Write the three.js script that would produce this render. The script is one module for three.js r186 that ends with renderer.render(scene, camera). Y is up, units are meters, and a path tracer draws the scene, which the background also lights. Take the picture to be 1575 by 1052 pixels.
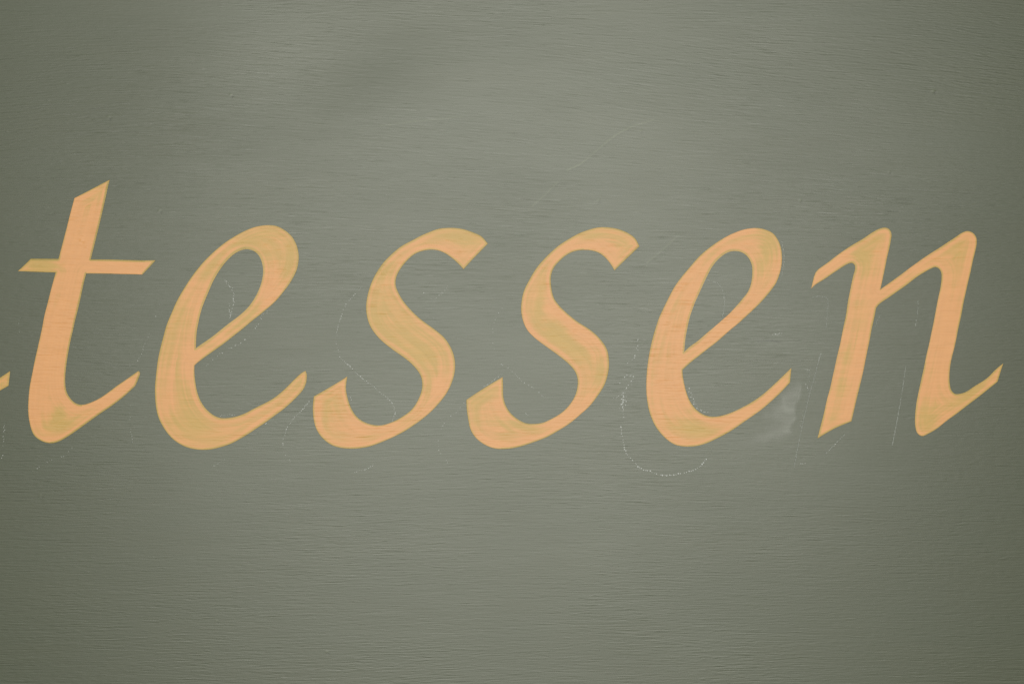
import * as THREE from 'three';
import { RoundedBoxGeometry } from 'three/addons/geometries/RoundedBoxGeometry.js';
import { mergeGeometries } from 'three/addons/utils/BufferGeometryUtils.js';

// ------------------------------------------------------------ camera, sky, sun, exposure
const MM = 0.0005;                                   // one drawing unit of the sign's layout is half a millimetre
const CX = 787.5, CY = 526;                          // layout point opposite the camera
const X = (px) => (px - CX) * MM, Y = (py) => (CY - py) * MM;
const BOARD_Y = 2.6;                                 // fascia height above the street

const scene = new THREE.Scene();
const D = 1.0;
const camera = new THREE.PerspectiveCamera(2 * Math.atan(CY * MM / D) * 180 / Math.PI, 1024 / 683, 0.05, 200);
camera.position.set(0, BOARD_Y, D);
camera.lookAt(0, BOARD_Y, 0);
camera.updateProjectionMatrix();

{ // hazy sky: bright zenith falling smoothly to the horizon, duller below it
  const w = 64, h = 32, data = new Float32Array(w * h * 4);
  for (let j = 0; j < h; j++) for (let i = 0; i < w; i++) {
    const el = ((j + 0.5) / h - 0.5) * Math.PI, s = Math.sin(el);
    const L = 0.62 * (s > 0 ? 0.55 + 0.45 * s : 0.55 + 0.35 * Math.max(s, -1));
    data.set([L * 0.98, L * 1.0, L * 0.98, 1], (j * w + i) * 4);
  }
  const sky = new THREE.DataTexture(data, w, h, THREE.RGBAFormat, THREE.FloatType);
  sky.mapping = THREE.EquirectangularReflectionMapping;
  sky.minFilter = sky.magFilter = THREE.LinearFilter;
  sky.needsUpdate = true;
  scene.background = sky; scene.environment = sky;
}
const sun = new THREE.DirectionalLight(new THREE.Color().setRGB(1, 0.997, 0.89), 2.52);
sun.position.set(-0.003, BOARD_Y + 0.064, 1).sub(new THREE.Vector3(0, BOARD_Y, 0)).multiplyScalar(6).add(new THREE.Vector3(0, BOARD_Y, 0));
sun.target.position.set(0, BOARD_Y, 0);
sun.castShadow = true;
sun.shadow.radius = 72;
sun.shadow.mapSize.set(2048, 2048);
Object.assign(sun.shadow.camera, { left: -1.6, right: 1.6, top: 1, bottom: -1, near: 0.5, far: 10 });
scene.add(sun, sun.target);

const renderer = new THREE.WebGLRenderer({ antialias: true });
renderer.setSize(1024, 683);
renderer.toneMapping = THREE.LinearToneMapping;
renderer.toneMappingExposure = 1.0;
renderer.shadowMap.enabled = true;
renderer.shadowMap.type = THREE.PCFSoftShadowMap;

// ------------------------------------------------------------ noise
function rng(seed) { let a = seed >>> 0; return () => { a = (a + 0x6D2B79F5) | 0; let t = Math.imul(a ^ (a >>> 15), 1 | a); t = (t + Math.imul(t ^ (t >>> 7), 61 | t)) ^ t; return ((t ^ (t >>> 14)) >>> 0) / 4294967296; }; }
const hash = (x, y, s) => { let h = Math.imul(x, 374761393) + Math.imul(y, 668265263) + Math.imul(s, 974634777); h = Math.imul(h ^ (h >>> 13), 1274126177); return ((h ^ (h >>> 16)) >>> 0) / 4294967296; };
const ease = (t) => t * t * (3 - 2 * t);
const wrap = (a, n) => ((a % n) + n) % n;
// value noise on a lattice of nx by ny cells that wraps round
function vnoise(u, v, nx, ny, s) {
  const x0 = Math.floor(u), y0 = Math.floor(v), fx = ease(u - x0), fy = ease(v - y0);
  const xa = wrap(x0, nx), xb = wrap(x0 + 1, nx), ya = wrap(y0, ny), yb = wrap(y0 + 1, ny);
  const a = hash(xa, ya, s), b = hash(xb, ya, s), c = hash(xa, yb, s), d = hash(xb, yb, s);
  return a + (b - a) * fx + (c - a) * fy + (a - b - c + d) * fx * fy;
}
const smooth = (a, b, x) => { const t = Math.min(1, Math.max(0, (x - a) / (b - a))); return t * t * (3 - 2 * t); };
const srgb = (l) => Math.round(255 * (l <= 0.0031308 ? 12.92 * l : 1.055 * Math.pow(Math.max(l, 0), 1 / 2.4) - 0.055));

// ------------------------------------------------------------ brushed paint relief of the board (one tile of 1.024 m, half a millimetre a texel)
const T = 2048, TILE = T * MM;
function texture(data, w, h, colour) {
  const t = new THREE.DataTexture(data, w, h, THREE.RGBAFormat);
  t.wrapS = t.wrapT = THREE.RepeatWrapping;
  t.minFilter = THREE.LinearMipmapLinearFilter; t.magFilter = THREE.LinearFilter; t.generateMipmaps = true;
  if (colour) t.colorSpace = THREE.SRGBColorSpace;
  t.needsUpdate = true;
  return t;
}
const tileU = (px) => wrap(px - CX + T / 2, T), tileV = (py) => wrap(CY - py + T / 2, T);   // texel of a layout point
const height = new Float32Array(T * T), tone = new Float32Array(T * T);
{
  for (let j = 0; j < T; j++) for (let i = 0; i < T; i++) {
    const u = i / T, v = j / T, wave = (vnoise(u * 18, v * 26, 18, 26, 4) - 0.5) * 5;
    height[j * T + i] = 0.22 * (vnoise(u * 44, (j + wave) / 4, 44, 512, 12) - 0.5)
      + 0.26 * (vnoise(u * 256, v * 400, 256, 400, 15) - 0.5) * (0.3 + 0.9 * vnoise(u * 13, v * 13, 13, 13, 16))       // orange peel
      + 0.25 * (vnoise(u * 8 + v * 5, v * 14, 8, 14, 18) - 0.5);                                                        // slow swell of the coats
  }
  // thousands of bristle marks, each a short ridge or furrow; they lean from patch to patch, most of all near the top
  const r = rng(7);
  for (let k = 0; k < 210000; k++) {
    const x0 = r() * T, y0 = r() * T, u = x0 / T, v = y0 / T;
    const live = 0.5 + 1.0 * vnoise(u * 12, v * 20, 12, 20, 5);                        // some patches brushed out smooth, others lively
    const lean = (vnoise(u * 7, v * 10, 7, 10, 3) - 0.5) * (0.07 + 0.26 * smooth(0.56, 0.72, v)) + (r() - 0.5) * 0.03;
    const len = 8 + 74 * r() * r(), sharp = 0.85 + 0.5 * r(), a = (r() - 0.5) * 0.9 * live, tint = (r() - 0.5) * 0.16 * live;
    for (let t = 0; t < len; t++) {
      const f = Math.sin(Math.PI * (t + 0.5) / len), y = y0 + (t - len / 2) * lean, c = Math.round(y), x = wrap(Math.round(x0 + t), T);
      for (let q = -3; q <= 3; q++) {                                                    // a ridge with a furrow on each side
        const d2 = Math.pow((c + q - y) / sharp, 2), e = Math.exp(-d2) * (1 - 1.5 * d2) * f, at = wrap(c + q, T) * T + x;
        height[at] += a * e; tone[at] += tint * e;
      }
    }
  }
}
const bare = new Float32Array(T * T);                   // rubbed lighter along creases and nibs
{
  const bump = (px, py, r, a, sx = 1, light = 0) => {           // a nib of grit or a pinhole in the paint
    const n = Math.ceil(r * 3 * sx), cu = tileU(px), cv = tileV(py);
    for (let b = -n; b <= n; b++) for (let a0 = -n; a0 <= n; a0++) {
      const d2 = (a0 * a0) / (sx * sx) + b * b;
      height[wrap(Math.round(cv) + b, T) * T + wrap(Math.round(cu) + a0, T)] += a * Math.exp(-d2 / (r * r));
      bare[wrap(Math.round(cv) + b, T) * T + wrap(Math.round(cu) + a0, T)] += light * Math.exp(-d2 / (r * r));
    }
  };
  for (const [px, py, r, a] of [[353, 146, 1.6, 2.6], [165, 180, 2, 1.8], [1436, 140, 2, 2], [123, 370, 1.8, 3], [131, 381, 1.5, 1], [243, 324, 1.8, 1.8], [331, 955, 1.6, 1.2], [501, 1003, 1.8, 2], [1231, 308, 1.8, 1.8], [920, 308, 2, 2], [985, 201, 2, 1.6], [1368, 264, 1.5, 1.2], [60, 762, 1.6, 1.2], [790, 44, 1.5, 1.2]]) { bump(px, py, r, a * 0.5, 1.4, 0.22 * a); bump(px + 2, py + 2.6, r, -a * 0.4, 1.4, -0.14 * a); }
  const r = rng(91);
  for (let k = 0; k < 240; k++) bump(r() * T, r() * T, 0.9 + r() * 0.8, (r() - 0.35) * 0.6, 1 + r());
  const crease = (pts, a, w) => {                    // old scratches painted over
    const c = new THREE.CatmullRomCurve3(pts.map(([x, y]) => new THREE.Vector3(x, y, 0))), n = Math.ceil(c.getLength() / 1.2);
    for (let k = 0; k <= n; k++) { const p = c.getPoint(k / n); const f = a * (0.35 + 0.65 * vnoise(k / 14, 0.5, 4096, 4, 31)); bump(p.x, p.y, w, f * 0.24, 1, f * 0.6); bump(p.x + 1.6, p.y + 1.6, w, -f * 0.16, 1, -f * 0.2); }
  };
  crease([[1005, 185], [968, 197], [942, 212], [912, 237], [892, 253], [872, 262]], 0.55, 1.3);
  crease([[858, 280], [838, 300], [818, 318]], 0.4, 1.3);
  crease([[1046, 360], [1020, 384], [995, 405]], 0.4, 1.3);
  crease([[1165, 526], [1187, 525], [1200, 527]], -0.6, 1.2);
  crease([[712, 180], [640, 187], [585, 194]], 0.35, 1.4);
}
const bumpData = new Uint8Array(T * T * 4), mapData = new Uint8Array(T * T * 4);
const BOARD = [0.0552, 0.0630, 0.0372];
for (let j = 0; j < T; j++) for (let i = 0; i < T; i++) {
  const k = j * T + i, u = i / T, v = j / T;
  const b = Math.round(255 * Math.min(1, Math.max(0, 0.5 + height[k] * 0.13)));
  bumpData.set([b, b, b, 255], k * 4);
  const cloud = vnoise(u * 7, v * 9, 7, 9, 42) - 0.5;
  const m = 1 + tone[k] + 0.05 * cloud + bare[k];
  const warm = 0.02 * (vnoise(u * 20, v * 60, 20, 60, 44) - 0.5);
  mapData.set([srgb(BOARD[0] * (m + warm)), srgb(BOARD[1] * m), srgb(BOARD[2] * (m - warm)), 255], k * 4);
}
// the sheen is patchy where the brush drew the drying paint out
const rough = new Uint8Array(T * T * 4);
for (let j = 0; j < T; j++) for (let i = 0; i < T; i++) {
  const u = i / T, v = j / T, x = CX - T / 2 + u * T, y = CY + T / 2 - v * T;
  const p = (x - 575) * 0.9 - (y - 112) * 0.44, q = (x - 575) * 0.44 + (y - 112) * 0.9;
  const dull = 0.05 * Math.exp(-(p * p) / 16000 - (q * q) / 2600) - 0.035 * Math.exp(-Math.pow((x - 440) / 95, 2) - Math.pow((y - 55) / 75, 2)) + 0.02 * Math.exp(-Math.pow((x - 1190) / 150, 2) - Math.pow((y - 280) / 120, 2)) + 0.03 * Math.exp(-Math.pow((x - 175) / 130, 2) - Math.pow((y - 120) / 190, 2));
  const n = 0.022 * (vnoise(u * 5 + v * 3, v * 9, 5, 9, 81) - 0.5) + 0.02 * (vnoise(u * 14, v * 26, 14, 26, 82) - 0.5) + 0.015 * (vnoise(u * 30, v * 128, 30, 128, 83) - 0.5);
  rough.set([255, Math.round(255 * (0.36 + dull + n + 0.45 * tone[j * T + i])), 0, 255], (j * T + i) * 4);
}
const roughMap = texture(rough, T, T, false);
const reliefMap = texture(bumpData, T, T, false), boardMap = texture(mapData, T, T, true);

// ------------------------------------------------------------ letter outlines: layout points, a third entry of 1 marks a corner
const OUT = {
  t: { outer: [[168, 276.3, 1], [113.6, 304.3, 1], [89.3, 398, 1], [46.4, 398, 1], [26.8, 417.3, 1], [84.3, 419, 1], [69, 480], [60.5, 520], [51.2, 562], [44.4, 599.7], [42.5, 624.8], [44.4, 647.8], [51.2, 668.7], [62.8, 678.1], [77.4, 681.7], [90, 678.8], [108.8, 667.7], [154.8, 635.3], [182, 616.4], [207, 593.4, 1], [211.3, 584], [214.4, 573], [211.7, 570.8, 1], [188.3, 587.1], [161, 607], [138, 619.6], [125.5, 622.7], [115, 619.6], [102.5, 604.9], [99.4, 591.3], [100, 572.5], [104.6, 541.1], [113, 499.3], [119.4, 474], [131.4, 420.7, 1], [218.6, 422, 1], [238.9, 400.6, 1], [139.1, 399, 1], [155.8, 328, 1]] },
  e1: { outer: [[250.2, 520], [257.1, 496.2], [271.5, 463.7], [284.2, 440.2], [302.3, 414.9], [320.3, 395], [338.4, 378.8], [356.4, 366.1], [374.5, 356.2], [392.6, 349], [410.6, 346.6], [425.1, 348.1], [437.7, 354.4], [448.6, 364.3], [455.8, 377], [459, 393.2], [456.7, 413.1], [450.4, 427.5], [441.3, 442], [423.3, 462.8], [403.4, 480.8], [387.2, 493.5], [368.2, 509.5], [340.2, 530.8], [320.3, 545.2], [302.3, 558.8], [298.6, 562.5, 1], [298.5, 571.4], [299.5, 585.9], [302.3, 602.1], [307.7, 616.6], [316.7, 629.2], [329.3, 639.2], [340.2, 642.8], [356.4, 641.9], [374.5, 636.4], [392.6, 627.4], [417.9, 613.9], [437.7, 598.5], [452.2, 584.1], [464.8, 573.2], [469.8, 570.5, 1], [471.5, 576], [471.1, 587.7, 1], [466.6, 598.5], [446.8, 619.3], [425.1, 637.3], [399.8, 655.4], [374.5, 671.7], [354.6, 682.5], [338.4, 687.9], [320.3, 691.5], [302.3, 691.2], [284.2, 687], [267.9, 677.1], [255.3, 664.4], [245.4, 647.3], [239.4, 625.6], [237.8, 603.9], [239, 580.4], [242.6, 551.5]],
    hole: [[300.1, 537.1, 1], [301.4, 510], [304.1, 496.2], [309.5, 474.5], [318.5, 451], [327.5, 431.2], [338.4, 413.1], [349.2, 399.5], [360.1, 389.6], [370.9, 384.2], [379.9, 382.9], [390.8, 386], [398.9, 394.1], [403.4, 405.9], [404.9, 418.5], [401.6, 436.6], [394.4, 454.6], [383.5, 470.9], [367.3, 486.3], [345.6, 503.4], [323.5, 520.4], [307.7, 531.7]] },
  s1: { outer: [[750.2, 374.6, 1], [740.7, 363.9], [727.8, 357.5], [711.2, 352.5], [691, 350.7], [672.5, 352.5], [654.1, 359.3], [635.7, 368.5], [613.6, 381.4], [598.9, 394.3], [584.2, 410.9], [573.1, 430.2], [565.7, 452.3], [563, 470.7], [564.8, 489.1], [570.4, 503.9], [582.5, 519.8], [602.6, 536.7], [626.5, 554.2], [639.4, 567.1], [646.8, 578.1], [649.5, 591], [647.7, 603.9], [641.2, 618.6], [632, 630.6], [617.3, 641.7], [602.6, 649], [584.2, 654.2], [571.3, 653.3], [556.5, 647.2], [545.5, 637], [538.1, 624.2], [533.5, 609.4], [531.7, 596.5], [532.6, 587.3], [533.9, 579, 1], [510.5, 593.8], [482.5, 610, 1], [480.7, 627.8], [481.4, 642.6], [485.7, 659.1], [493.9, 672], [506.8, 683.1], [521.6, 688.6], [540, 690.1], [562.1, 687.7], [580.5, 682.2], [602.6, 673], [622.8, 662.8], [639.4, 651.8], [656, 638.9], [670.7, 625.1], [685.4, 606.7], [694.6, 589.2], [699.2, 570.8], [699.2, 554.2], [694.6, 537.6], [685.4, 522], [672.5, 510], [646.8, 491], [632, 477.2], [619.1, 462.4], [611.8, 448.6], [608.5, 437.6], [609.4, 426.5], [615.5, 413.7], [626.5, 399.8], [637.6, 390.6], [650.4, 385.7], [667, 384.2], [681.7, 388.2], [694.6, 396.2], [703.8, 404.4], [712.7, 414.2, 1]] },
  s2: { outer: [[983.8, 378.7, 1], [977, 366.7], [965.9, 358.4], [949.4, 352], [931, 349.8], [912.5, 351.4], [894.1, 357.5], [875.7, 367.3], [857.3, 379.6], [842.6, 392.5], [827.8, 409], [815, 428.4], [805.7, 446.8], [802.1, 463.4], [801.5, 478.1], [804.8, 494.7], [810.4, 506.6], [820.5, 518], [842.6, 534.9], [862.8, 549.6], [875.7, 560.6], [884, 570.8], [888.2, 581.8], [888.6, 592.9], [884.9, 607.6], [875.7, 623.2], [864.7, 634.3], [849.9, 643.5], [835.2, 649.9], [820.5, 651.8], [807.6, 650.3], [794.7, 643.5], [783.7, 633.4], [777.2, 621.4], [774.1, 607.6], [773.5, 592.9], [773, 579.6, 1], [746.8, 595.6], [717.4, 615, 1], [717.7, 629.7], [720.1, 646.3], [724.7, 662.8], [733.9, 675.7], [746.8, 684.9], [761.6, 690.1], [780, 690.4], [798.4, 687.1], [816.8, 681.2], [838.9, 673], [861, 661], [879.4, 649], [894.1, 637], [907, 625.1], [919.9, 608.5], [931, 589.2], [936.5, 568.9], [936.5, 550.5], [933.7, 537.6], [923.6, 522], [911, 510], [886.8, 493.7], [872, 481.8], [859.1, 468.9], [851.8, 457.8], [847.7, 439.4], [847.5, 424.7], [851.8, 411.8], [861, 400.8], [872, 391.6], [884.9, 386], [901.5, 384.6], [918.1, 387.5], [929.1, 394.3], [938.3, 404.4], [944.9, 416, 1]] },
  e2: { outer: [[1004, 520], [1010.8, 497.4], [1019.4, 476.9], [1031.3, 452.9], [1045, 430.7], [1060.4, 411.9], [1077.5, 393], [1096.4, 377.6], [1113.5, 366.5], [1128.9, 358.8], [1144.3, 353.3], [1161.4, 351.1], [1175.1, 352.8], [1188.8, 358.8], [1197.3, 369.9], [1202.4, 384.5], [1203.3, 401.6], [1200.7, 417], [1194.8, 434.1], [1187, 446.1], [1171.6, 464.1], [1158.8, 476.9], [1144.3, 490.6], [1123.7, 507.7], [1106, 523], [1081.2, 542.5], [1063.1, 557], [1050.1, 569, 1], [1050.3, 575], [1052.3, 589.5], [1055.9, 603.9], [1062.2, 618.4], [1072.1, 631], [1083, 638.3], [1097.4, 641], [1113.7, 638.3], [1135.3, 630.1], [1157, 618.4], [1175.1, 605.7], [1193.2, 589.5], [1207.6, 575.9], [1217.7, 566, 1], [1215.7, 588.6, 1], [1196.8, 608.4], [1175.1, 627.4], [1149.8, 645.5], [1124.5, 662.6], [1102.8, 674.4], [1084.8, 682.5], [1068.5, 686.5], [1052.3, 687], [1037.8, 683.4], [1023.4, 673.5], [1008.9, 656.3], [999.9, 636.4], [995.4, 613], [994.5, 589.5], [995.9, 566], [999, 544.3]],
    hole: [[1052.3, 542.5, 1], [1053.2, 529.9], [1055.3, 511.1], [1060.4, 488.9], [1067.3, 468.3], [1075.8, 449.5], [1086.1, 427.3], [1096.4, 408.4], [1106.6, 396.5], [1116.9, 388.8], [1127.2, 385.5], [1140.8, 387.1], [1151.1, 394.8], [1157.1, 406.7], [1158.3, 417], [1156.3, 435.8], [1151.1, 449.5], [1140.8, 463.2], [1128.9, 476], [1113.5, 490.6], [1089.8, 511], [1073.9, 525], [1061.3, 534.4]] },
  n: { outer: [[1248.2, 444.5, 1], [1254.5, 419.6], [1258.8, 414.4], [1270.8, 405.9], [1287.9, 393], [1308.4, 378.5], [1329, 366.5], [1342.7, 357.1], [1352.9, 352], [1363.2, 350.3], [1369.2, 353.3], [1372.1, 360.5], [1370.9, 369.1], [1365.8, 394.8], [1360.6, 418.7], [1354.5, 445, 1], [1359.8, 441], [1387.2, 422.1], [1415.7, 400.8], [1432.8, 389.6], [1451.6, 377.7], [1470.4, 364.8], [1480.7, 358], [1489.3, 355.4], [1497, 358], [1502.1, 364], [1503.3, 372.5], [1501.2, 386.2], [1494.4, 413.6], [1487.6, 444.4], [1480.7, 476.9], [1473.9, 511.1], [1470.4, 528.8], [1464.4, 552.8], [1461.5, 571.6], [1461.5, 588.7], [1464.4, 600.7], [1469.6, 605.8], [1473.9, 606.2], [1485.8, 603.3], [1499.5, 594.7], [1516.6, 583.6], [1532, 569], [1544.4, 558.8, 1], [1539.8, 573.3], [1535.1, 587, 1], [1516.6, 602.4], [1492.7, 620.4], [1472.2, 635.8], [1455, 648.6], [1439.6, 660.6], [1427.7, 667.5], [1419.1, 670.9], [1412.2, 666.6], [1408.8, 655.5], [1408, 640.1], [1410.5, 619.5], [1416.5, 590.4], [1424.2, 554.5], [1433.6, 510], [1437.1, 494], [1443.1, 463.2], [1448.2, 435.8], [1449, 420.4], [1445.6, 413.6], [1439.6, 410.7], [1431.1, 413.6], [1415.7, 423], [1395, 438.5], [1370, 455.5], [1352.9, 467.5], [1348.1, 473.6, 1], [1344.4, 492.3], [1339.3, 518], [1325.6, 583.6], [1310.2, 647.8, 1], [1282.8, 659.7], [1258, 674.3, 1], [1265.7, 643.5], [1277.6, 595.6], [1287.9, 551.1], [1298.2, 502.6], [1305, 464.9], [1312.7, 425.6], [1316.1, 411.9], [1314.8, 406.7], [1311, 404.3], [1303.3, 406.4], [1286.2, 417], [1269.1, 429], [1254.5, 438.4]] },
};
// the letter before t, of which the frame shows the tip of the tail: the same hooked stem with a bowl on its left
OUT.a = { outer: [[-70, 362, 1], [-84, 420], [-100, 499], [-100.5, 572.5], [-100.6, 591.3], [-97.5, 604.9], [-85, 619.6], [-74.5, 622.7], [-62, 619.6], [-39, 607], [-11.7, 588.5], [14.4, 571, 1], [12.1, 593.4, 1], [-7, 605], [-45.2, 632.3], [-91.2, 666], [-110, 678.8], [-122.6, 681.7], [-137.2, 678.1], [-148.8, 668], [-155, 645], [-190, 672], [-225, 688], [-252, 684], [-268, 660], [-270, 600], [-252, 520], [-215, 440], [-160, 378], [-112, 354]], hole: [[-132, 398, 1], [-160, 412], [-190, 462], [-212, 530], [-220, 600], [-212, 634], [-195, 640], [-172, 622], [-152, 596], [-143, 500]] };

// corner to corner splines, sampled
function trace(pts, step = 3) {
  const n = pts.length, first = Math.max(0, pts.findIndex((p) => p[2])), hasCorner = pts.some((p) => p[2]);
  const out = [];
  const run = (list, closed) => {
    if (list.length === 2) { for (let k = 0; k < 6; k++) out.push([list[0].x + (list[1].x - list[0].x) * k / 6, list[0].y + (list[1].y - list[0].y) * k / 6]); return; }
    const c = new THREE.CatmullRomCurve3(list, closed, 'centripetal'), m = Math.max(4, Math.round(c.getLength() / step));
    for (let k = 0; k < m; k++) { const p = c.getPointAt(k / m); out.push([p.x, p.y]); }
  };
  const V = (p) => new THREE.Vector3(p[0], p[1], 0);
  if (!hasCorner) run(pts.map(V), true);
  else {
    let cur = [V(pts[first])];
    for (let k = 1; k <= n; k++) { const p = pts[(first + k) % n]; cur.push(V(p)); if (p[2]) { run(cur, false); cur = [V(p)]; } }
  }
  // the hand's slight tremor
  return out.map(([x, y], k) => [x + (vnoise(x / 22, y / 22, 4096, 4096, 51) - 0.5) * 0.8, y + (vnoise(x / 22, y / 22, 4096, 4096, 52) - 0.5) * 0.8]);
}
const outline = {};
for (const k in OUT) outline[k] = [OUT[k].outer, OUT[k].hole].filter(Boolean).map((p) => trace(p));

// ------------------------------------------------------------ letter paint: a first coat of ochre, a second of peach, brushed along the outlines
// thin: where the second coat is thin [x, y, rx, ry, turn in degrees, strength]; rich: where it is full
const PAINT = {
  a: { base: 0.35, thin: [], rich: [] },
  t: { base: 0.98, thin: [[150, 300, 30, 26, -30, 0.55], [60, 408, 34, 16, 0, 1.1], [90, 655, 42, 22, -15, 0.75], [92, 633, 9, 14, 0, 0.7], [208, 580, 9, 10, 0, 0.7], [150, 625, 30, 10, -35, 0.3], [205, 403, 40, 5, 0, 0.3]], rich: [[190, 606, 20, 8, -38, 0.3]], rim: [1.25, 0.3] },
  e1: { base: 0.43, thin: [[390, 362, 60, 16, -25, 0.3], [450, 385, 12, 34, 10, 0.4], [300, 655, 32, 18, 20, 0.45], [262, 500, 12, 60, 15, 0.25], [440, 600, 40, 8, -38, 0.2], [375, 495, 25, 8, -38, 0.35], [330, 393, 40, 10, -45, 0.15]], rich: [[415, 452, 24, 30, 30, 0.45], [300, 465, 14, 38, 20, 0.35], [296, 557, 18, 24, 0, 0.55], [260, 600, 16, 50, 0, 0.25], [330, 665, 60, 14, -12, 0.3]], rim: [0.5, 0.2] },
  s1: { base: 0.38, thin: [[680, 360, 60, 12, 5, 0.25], [585, 470, 24, 50, 0, 0.2], [630, 530, 40, 26, 40, 0.4], [502, 634, 6, 22, 5, 0.35], [660, 595, 8, 30, 15, 0.25]], rich: [[695, 385, 26, 16, 30, 0.4], [668, 600, 22, 60, 15, 0.45], [540, 660, 70, 30, 10, 0.3], [490, 640, 8, 40, 0, 0.2]], rim: [0.5, 0.2] },
  s2: { base: 0.62, thin: [[900, 362, 60, 8, -10, 0.5], [960, 372, 20, 14, 40, 0.25], [832, 450, 10, 50, 8, 0.55], [865, 520, 52, 15, 38, 0.65], [925, 575, 12, 26, 20, 0.45], [740, 610, 26, 14, -30, 0.35], [806, 656, 44, 9, 10, 0.7], [730, 650, 8, 20, 0, 0.25]], rich: [[905, 377, 40, 9, 0, 0.3], [875, 495, 50, 10, 40, 0.4], [900, 640, 40, 12, -38, 0.35], [815, 510, 22, 10, 45, 0.35]], rim: [0.7, 0.2] },
  e2: { base: 0.74, thin: [[1180, 390, 14, 44, 8, 0.7], [1140, 366, 40, 6, -15, 0.55], [1070, 660, 44, 13, 5, 0.65], [1095, 388, 24, 8, -40, 0.3], [1060, 420, 8, 40, 30, 0.2], [1003, 590, 6, 50, 0, 0.3], [1213, 580, 8, 10, 0, 0.5], [1064, 630, 8, 8, 0, 0.5]], rich: [[1040, 590, 18, 50, 0, 0.25], [1130, 495, 40, 14, -40, 0.3], [1165, 440, 16, 22, 30, 0.3]], rim: [0.5, 0.25] },
  n: { base: 0.74, thin: [[1325, 400, 22, 34, -10, 0.6], [1345, 365, 20, 12, 0, 0.4], [1300, 570, 10, 60, 12, 0.3], [1410, 425, 40, 12, -35, 0.45], [1465, 385, 26, 20, 0, 0.45], [1468, 440, 10, 40, 10, 0.2], [1500, 600, 50, 14, -38, 0.65], [1425, 645, 22, 26, 0, 0.5], [1280, 640, 10, 20, 0, 0.25]], rich: [[1358, 420, 10, 60, 12, 0.35], [1320, 590, 12, 60, 12, 0.25], [1450, 520, 14, 60, 12, 0.25]], rim: [0.45, 0.35] },
};
const PEACH = [0.583, 0.272, 0.095], OCHRE = [0.448, 0.270, 0.062], OLIVE = [0.290, 0.205, 0.028];
const X0 = -300, Y0 = 250, S = 1.07, PW = 2048, PH = 512, YS = 1.13;   // layout origin and texels per unit of the paint map
const paint = new Uint8Array(PW * PH * 4);
for (let k = 0; k < PW * PH; k++) paint.set([srgb(OCHRE[0]), srgb(OCHRE[1]), srgb(OCHRE[2]), 255], k * 4);
const spot = (list, x, y) => {
  let s = 0;
  for (const [cx, cy, rx, ry, turn, a] of list) {
    const c = Math.cos(turn * Math.PI / 180), n = Math.sin(turn * Math.PI / 180), dx = x - cx, dy = y - cy;
    const p = (dx * c + dy * n) / rx, q = (-dx * n + dy * c) / ry, d = p * p + q * q;
    if (d < 6) s += a * Math.exp(-d * 1.1);
  }
  return s;
};
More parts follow.
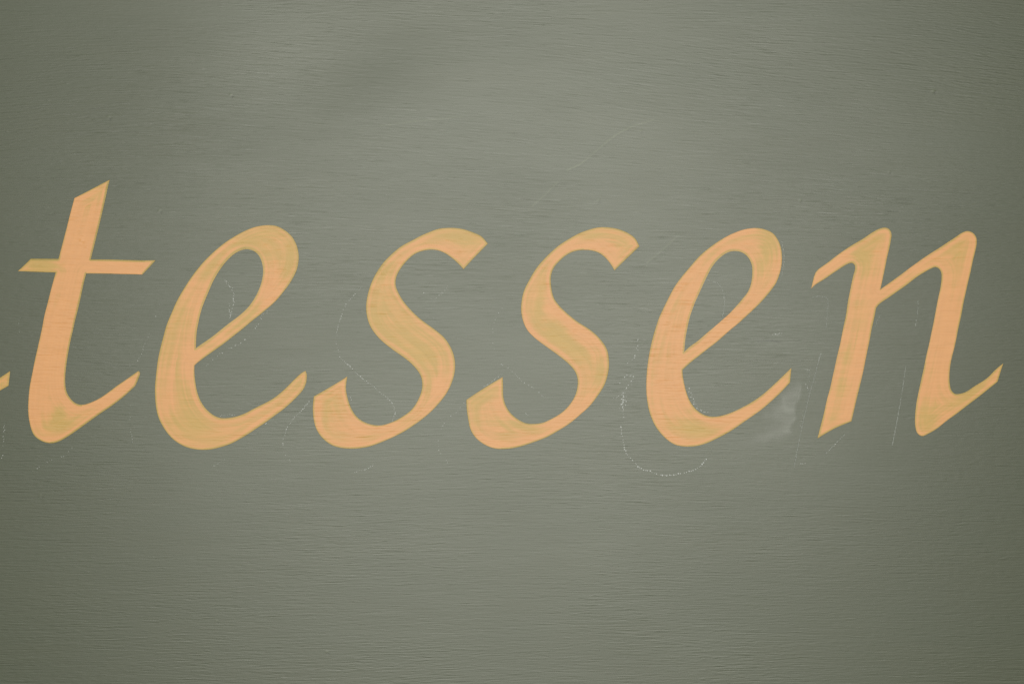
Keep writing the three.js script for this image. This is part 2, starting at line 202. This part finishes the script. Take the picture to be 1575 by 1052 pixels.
for (const key in outline) {
  const segs = [];
  for (const loop of outline[key]) { let len = 0; for (let i = 0; i < loop.length; i++) { const a = loop[i], b = loop[(i + 1) % loop.length], l = Math.hypot(b[0] - a[0], b[1] - a[1]) || 1e-6; segs.push([a[0], a[1], (b[0] - a[0]) / l, (b[1] - a[1]) / l, l, len]); len += l; } }
  let x0 = 1e9, x1 = -1e9, y0 = 1e9, y1 = -1e9;
  for (const [x, y] of outline[key][0]) { x0 = Math.min(x0, x); x1 = Math.max(x1, x); y0 = Math.min(y0, y); y1 = Math.max(y1, y); }
  const P = PAINT[key];
  for (let j = Math.max(0, Math.floor((y0 - 6 - Y0) * YS)); j < Math.min(PH, (y1 + 6 - Y0) * YS); j++) for (let i = Math.max(0, Math.floor((x0 - 6 - X0) * S)); i < Math.min(PW, (x1 + 6 - X0) * S); i++) {
    const x = (i + 0.5) / S + X0, y = (j + 0.5) / YS + Y0;
    let best = 1e9, at = 0, nx = 0, inside = false;
    for (let q = 0; q < segs.length; q++) {
      const g = segs[q], dx = x - g[0], dy = y - g[1], u = Math.min(g[4], Math.max(0, dx * g[2] + dy * g[3]));
      const ex = dx - g[2] * u, ey = dy - g[3] * u, d = ex * ex + ey * ey;
      if (d < best) { best = d; at = g[5] + u; nx = ex; }
      const yb = g[1] + g[3] * g[4];
      if ((g[1] > y) !== (yb > y) && x < g[0] + (y - g[1]) / g[3] * g[2]) inside = !inside;
    }
    if (!inside && best > 9) continue;
    const d = inside ? Math.sqrt(best) : 0;
    const along = vnoise(at / 60, d / 2.6, 4096, 4096, 61) - 0.5, along2 = vnoise(at / 80, d / 7, 4096, 4096, 62) - 0.5;
    const rows = vnoise(x / 24, y / 3, 4096, 4096, 63) - 0.5, soft = vnoise(x / 26, y / 26, 4096, 4096, 64) - 0.5;
    const cutIn = Math.exp(-Math.pow((d - 5) / 2.6, 2)) * (0.10 + 0.30 * vnoise(at / 70, 3.5, 4096, 8, 65));
    let c = P.base + (0.48 * along + 0.32 * along2) * (0.2 + 1.2 * vnoise(x / 38, y / 38, 4096, 4096, 67)) + 0.20 * rows + 0.38 * soft + cutIn - spot(P.thin, x, y) + spot(P.rich, x, y);
    // rim where the first coat peeps out: to the right of strokes and to the left
    const right = nx < 0 ? 1 : 0, w = (right ? P.rim?.[0] : P.rim?.[1]) ?? 0.3;
    const rim = (1 - smooth(1.4, 3.4, d)) * (w + 0.15 + 0.5 * (vnoise(at / 40, 7.5, 4096, 16, 66) - 0.4));
    c -= Math.max(0, rim) * 0.9;
    const f = smooth(0.04, 0.88, c), o = smooth(0.05, 0.75, -c);
    const col = [0, 1, 2].map((k) => { const a = OCHRE[k] + (OLIVE[k] - OCHRE[k]) * Math.max(o, Math.max(0, rim) * 0.55); return (a + (PEACH[k] - a) * f) * (1 + 0.05 * along + 0.05 * rows); });
    paint.set([srgb(col[0]), srgb(col[1]), srgb(col[2]), 255], (j * PW + i) * 4);
  }
}
const paintMap = texture(paint, PW, PH, true);
paintMap.wrapS = paintMap.wrapT = THREE.ClampToEdgeWrapping;

// ------------------------------------------------------------ materials
const boardPaint = new THREE.MeshPhysicalMaterial({ map: boardMap, bumpMap: reliefMap, roughnessMap: roughMap, bumpScale: 0.00052, roughness: 1.0, anisotropy: 0.45, anisotropyRotation: Math.PI / 2 });
const edgeWood = new THREE.MeshStandardMaterial({ color: new THREE.Color().setRGB(0.07, 0.075, 0.055), roughness: 0.6 });
// letters: uv runs over the paint map; the board's brush marks show through by a copy of the relief with its own repeat
const letterRelief = reliefMap.clone();
{ // layout x = X0 + u * PW / S ; tile coordinate = (x - CX) / T + 0.5
  const ku = PW / S / T, kv = PH / YS / T;
  letterRelief.repeat.set(ku, -kv);
  letterRelief.offset.set((X0 - CX) / T + 0.5, (CY - Y0) / T + 0.5);
  letterRelief.needsUpdate = true;
}
const letterPaint = new THREE.MeshPhysicalMaterial({ map: paintMap, bumpMap: letterRelief, bumpScale: 0.0010, roughness: 0.44 });
const chalk = new THREE.MeshStandardMaterial({ color: new THREE.Color().setRGB(0.46, 0.47, 0.45), roughness: 0.95 });
const chalkDim = new THREE.MeshStandardMaterial({ color: new THREE.Color().setRGB(0.25, 0.26, 0.235), roughness: 0.9 });
const chalkFaint = new THREE.MeshStandardMaterial({ color: new THREE.Color().setRGB(0.29, 0.30, 0.27), roughness: 0.85 });

// ------------------------------------------------------------ the sign
const sign = new THREE.Group();
sign.name = 'sign_board';
sign.position.set(0, BOARD_Y, 0);
sign.userData = { label: 'sage green brush painted sign board lettered in peach and ochre italics', category: 'sign' };
scene.add(sign);
const used = {};
function part(name, geometry, material, label, kind) {
  const m = new THREE.Mesh(geometry, material);
  used[name] = (used[name] ?? -1) + 1;
  m.name = used[name] ? name + '_' + String(used[name]).padStart(3, '0') : name;
  m.castShadow = m.receiveShadow = true;
  if (label) m.userData.label = label;
  if (kind) m.userData.kind = kind;
  sign.add(m);
  return m;
}
{
  const g = new RoundedBoxGeometry(3.8, 1.7, 0.022, 3, 0.003);
  g.translate(0, 0, -0.011);
  const p = g.attributes.position, uv = g.attributes.uv;
  for (let i = 0; i < p.count; i++) uv.setXY(i, p.getX(i) / TILE + 0.5, p.getY(i) / TILE + 0.5);
  part('panel', g, boardPaint);
}

const LABELS = {
  a: 'painted letter cut by the left edge, only the ochre tip of its tail showing',
  t: 'painted letter t, tall and peach with an ochre crossbar end',
  e1: 'painted letter e between the t and an s, mostly ochre',
  s1: 'painted letter s, the first of the pair and the more ochre',
  s2: 'painted letter s, the second of the pair with a peach lower bowl',
  e2: 'painted letter e between an s and the n, mostly peach',
  n: 'painted letter n, last of the word',
};
for (const key of ['a', 't', 'e1', 's1', 's2', 'e2', 'n']) {
  const toV = (loop) => loop.map(([x, y]) => new THREE.Vector2(X(x), Y(y)));
  const shape = new THREE.Shape(toV(outline[key][0]));
  if (outline[key][1]) shape.holes.push(new THREE.Path(toV(outline[key][1])));
  const g = new THREE.ExtrudeGeometry(shape, { depth: 0.0006, bevelEnabled: true, bevelThickness: 0.00016, bevelSize: 0.00032, bevelOffset: -0.00032, bevelSegments: 2, curveSegments: 1, steps: 1 });
  g.translate(0, 0, -0.0005);
  const p = g.attributes.position, uv = g.attributes.uv;
  for (let i = 0; i < p.count; i++) uv.setXY(i, (p.getX(i) / MM + CX - X0) * S / PW, (CY - p.getY(i) / MM - Y0) * YS / PH);
  part('painted_letter', g, letterPaint, LABELS[key]);
}

// ------------------------------------------------------------ chalk: the pounced outline of the same word, set lower and to the left
function chalkMarks(name, label, lines, seed, material, dot = 1) {
  const r = rng(seed), list = [];
  for (const [pts, gap, size, jitter, keep] of lines) {
    const c = pts.length > 1 ? new THREE.CatmullRomCurve3(pts.map(([x, y]) => new THREE.Vector3(x, y, 0)), false, 'centripetal') : null;
    const n = c ? Math.max(1, Math.round(c.getLength() / (gap * 0.74))) : 1;
    for (let k = 0; k <= n; k++) {
      if (c && r() > keep) continue;
      const p = c ? c.getPointAt(k / n) : { x: pts[0][0], y: pts[0][1] };
      const x = p.x + (r() - 0.5) * jitter, y = p.y + (r() - 0.5) * jitter, s = size * dot * (0.5 + 0.9 * r()) * MM;
      const g = new THREE.SphereGeometry(s, 6, 4);
      g.scale(0.8 + 0.5 * r(), 0.7 + 0.5 * r(), 0.25);
      g.rotateZ(r() * 3);
      g.translate(X(x), Y(y), 0.00005);
      list.push(g);
    }
  }
  return part(name, mergeGeometries(list), material, label, 'stuff');
}
// [points, gap, dot size, jitter, share kept]
chalkMarks('chalk_outline', 'white pounced chalk dots curving below and beside the second e', [
  [[[956, 657], [957, 669], [958.5, 680], [964, 698], [975, 710], [985, 720], [1003, 726], [1014, 730.5], [1028, 731.6], [1044, 729], [1062, 725], [1078, 717], [1087, 706]], 4.6, 1.0, 1.5, 0.93],
  [[[960, 640], [959, 625], [957, 612], [962, 600], [973, 586], [972, 578], [962, 580], [952, 590]], 4, 0.8, 3.5, 0.85],
  [[[958, 606], [960, 616], [956, 625]], 1.0, 0.9, 8, 0.8],
  [[[943, 614], [952, 608]], 3, 0.8, 3, 0.8],
  [[[963, 562], [970, 553], [978, 548], [981, 523]], 4.5, 0.7, 4, 0.75],
  [[[1060, 597], [1064, 609], [1069, 621], [1076, 630], [1090, 635]], 3, 0.75, 3, 0.7],
], 1, chalk);
chalkMarks('chalk_outline', 'faint chalk line inside the bowl of the second e', [
  [[[1089, 431], [1098, 433], [1105, 436], [1112, 449], [1115, 463], [1114, 475], [1112, 487]], 1.6, 0.75, 1.2, 0.85],
  [[[1203, 372], [1206, 390], [1206, 408], [1203, 424]], 1.6, 0.7, 1.2, 0.8],
], 2, chalkFaint, 1.1);
chalkMarks('chalk_outline', 'chalk dots of a drawn s left of the first painted s', [
  [[[555, 443], [549, 449], [531, 469], [522, 493], [517, 514], [518, 532], [522, 548], [534, 560]], 4.6, 0.7, 1.8, 0.75],
  [[[534, 560], [549, 575], [564, 587], [585, 604], [601, 618], [607, 633], [604, 647]], 3.4, 0.7, 1.6, 0.8],
  [[[474, 618], [462, 633], [450, 645], [440, 660]], 3.0, 0.72, 1.8, 0.85],
  [[[440, 660], [435, 678], [436, 694], [446, 710]], 4.4, 0.62, 1.8, 0.75],
  [[[546, 726], [567, 720], [574, 715]], 3.4, 0.75, 1.6, 0.8],
  [[[643, 445], [654, 452], [665, 461], [673, 457], [688, 441]], 4.2, 0.55, 2, 0.7],
  [[[538, 609], [541, 614]], 2.5, 0.7, 2, 0.9],
], 3, chalk);
chalkMarks('chalk_outline', 'chalk dots of a drawn s left of the second painted s', [
  [[[778, 467], [768, 479], [760, 496], [758, 520], [760, 539], [771, 560]], 6, 0.55, 2, 0.65],
  [[[771, 560], [786, 569], [804, 587], [819, 596], [838, 612]], 4, 0.62, 1.6, 0.75],
  [[[716, 616], [705, 630], [688, 646], [677, 660], [675, 678], [677, 697], [689, 712]], 6.5, 0.62, 2, 0.7],
  [[[745, 594], [755, 588], [772, 575]], 3, 0.6, 2, 0.8],
  [[[808, 636], [812, 638]], 3, 0.8, 1, 1],
], 4, chalk);
chalkMarks('chalk_outline', 'chalk dots of a drawn e in and under the first painted e', [
  [[[345, 432], [355, 442], [358.6, 453], [359, 467], [356, 480], [354, 489]], 3, 0.7, 2.4, 0.85],
  [[[352, 468], [354, 480], [357, 490]], 2.4, 0.65, 4, 0.8],
  [[[414, 476], [403, 485], [398, 498], [387, 512], [372, 526], [342, 542], [317, 562]], 4.2, 0.6, 3, 0.6],
  [[[336, 640], [348, 638], [360, 639]], 3, 0.6, 1.6, 0.8],
  [[[408, 652], [410, 651]], 2, 0.7, 1, 1],
], 5, chalk);
chalkMarks('chalk_outline', 'faint chalk marks of a drawn t around the foot of the t', [
  [[[246, 468], [236, 495], [226, 520], [213, 552], [200, 562]], 5.5, 0.5, 2.2, 0.6],
  [[[200, 620], [199, 639], [201, 664], [203, 690]], 5, 0.5, 2, 0.6],
  [[[110, 688], [97, 701], [74, 710], [50, 725]], 5, 0.5, 2, 0.6],
  [[[6, 650], [4, 680], [2, 705]], 5, 0.5, 2, 0.6],
  [[[30, 480], [26, 526], [18, 560]], 6, 0.45, 2, 0.5],
  [[[348, 705], [338, 711], [328, 717]], 3, 0.5, 1.5, 0.7],
], 6, chalk);
chalkMarks('chalk_outline', 'pale chalk lines of drawn stems beside and inside the n', [
  [[[1250, 457], [1262, 456], [1273, 459], [1273, 480], [1271, 505]], 1.26, 0.55, 0.8, 0.82],
  [[[1262, 546], [1258, 562], [1253, 582], [1247, 602], [1241, 626], [1236, 648], [1228, 686], [1222, 719]], 1.05, 0.62, 0.8, 0.82],
  [[[1247, 566], [1244, 590], [1243, 606]], 2, 0.6, 4, 0.7],
  [[[1413, 462], [1412, 480], [1409, 502]], 1.26, 0.55, 0.8, 0.82],
  [[[1394, 563], [1390, 592], [1385, 622], [1380, 650], [1373, 685]], 1.12, 0.6, 0.8, 0.82],
  [[[1357, 480], [1350, 494], [1346, 504]], 2, 0.5, 1.4, 0.5],
  [[[1300, 668], [1290, 678], [1280, 688], [1272, 697]], 1.40, 0.65, 0.8, 0.82],
], 7, chalkDim, 1.2);
chalkMarks('chalk_outline', 'bright chalk flecks between the second e and the n', [
  [[[1263, 545], [1260, 553]], 2.5, 0.6, 2, 0.8],
  [[[1238, 568], [1246, 569]], 2, 0.6, 2, 0.8],
  [[[1232, 713], [1239, 713]], 2.4, 0.6, 1, 1],
  [[[1239, 592], [1243, 596]], 2, 0.6, 3, 0.8],
  [[[1276, 692], [1286, 683]], 2.2, 0.6, 1.6, 0.8],
  [[[1236, 632], [1232, 655]], 5, 0.5, 1, 0.7],
  [[[1188, 515], [1203, 512]], 3, 0.75, 3, 0.9],
], 8, chalk);

{ // smear of chalk rubbed on the board beside the tail of the second e
  const w = 256, h = 256, data = new Uint8Array(w * h * 4), bx = 1095, by = 555, bw = 160, bh = 150;
  for (let j = 0; j < h; j++) for (let i = 0; i < w; i++) {
    const x = bx + (i + 0.5) / w * bw, y = by + (j + 0.5) / h * bh;
    const edge = 1240 - (y - 567) * 0.21;                                   // straight right edge, where the tape was
    const right = 1 - smooth(-5, 2.5, x - edge + (vnoise(y / 7, x / 30, 4096, 4096, 75) - 0.5) * 7);
    const wob = (vnoise(x / 11, y / 11, 4096, 4096, 73) - 0.5) * 12;
    const left = 1230 - smooth(578, 646, y) * 50 + wob;                      // it fans out downwards
    const body = smooth(left - 12, left + 12, x) * smooth(566, 606, y) * (1 - smooth(640, 672, y + wob - (x - 1200) * 0.3));
    const core = 0.22 * Math.exp(-Math.pow((x - 1207 - (y - 620) * 0.25) / 3, 2)) * smooth(596, 606, y) * (1 - smooth(622, 640, y));
    const tail = 0.75 * Math.exp(-Math.pow((y + wob * 0.5 - (660 + (1215 - x) * 0.34)) / 10, 2)) * smooth(1120, 1190, x) * (1 - smooth(1205, 1232, x));
    const rim = 0.8 * Math.exp(-Math.pow((x - edge + 1.5) / 1.3, 2)) * smooth(566, 580, y) * (1 - smooth(650, 668, y)) * vnoise(y / 5, 0.5, 4096, 4, 74);
    const grain = 0.55 + 0.5 * vnoise(x / 16, y / 9, 4096, 4096, 71) + 0.3 * (vnoise(x / 26, y / 1.8, 4096, 4096, 72) - 0.35);
    const a = Math.round(255 * Math.min(1, Math.max(0, ((body + tail + core) * grain + rim) * right * 0.42)) * smooth(0, 12, x - bx) * smooth(0, 8, by + bh - y));
    data.set([a, a, a, 255], ((h - 1 - j) * w + i) * 4);
  }
  const alpha = texture(data, w, h, false);
  alpha.wrapS = alpha.wrapT = THREE.ClampToEdgeWrapping;
  const g = new THREE.PlaneGeometry(bw * MM, bh * MM);
  g.translate(X(bx + bw / 2), Y(by + bh / 2), 0.00006);
  part('chalk_smear', g, new THREE.MeshStandardMaterial({ color: new THREE.Color().setRGB(0.42, 0.425, 0.385), roughness: 0.9, alphaMap: alpha, transparent: true }), 'pale rubbed chalk smear right of the tail of the second e');
}

renderer.render(scene, camera);
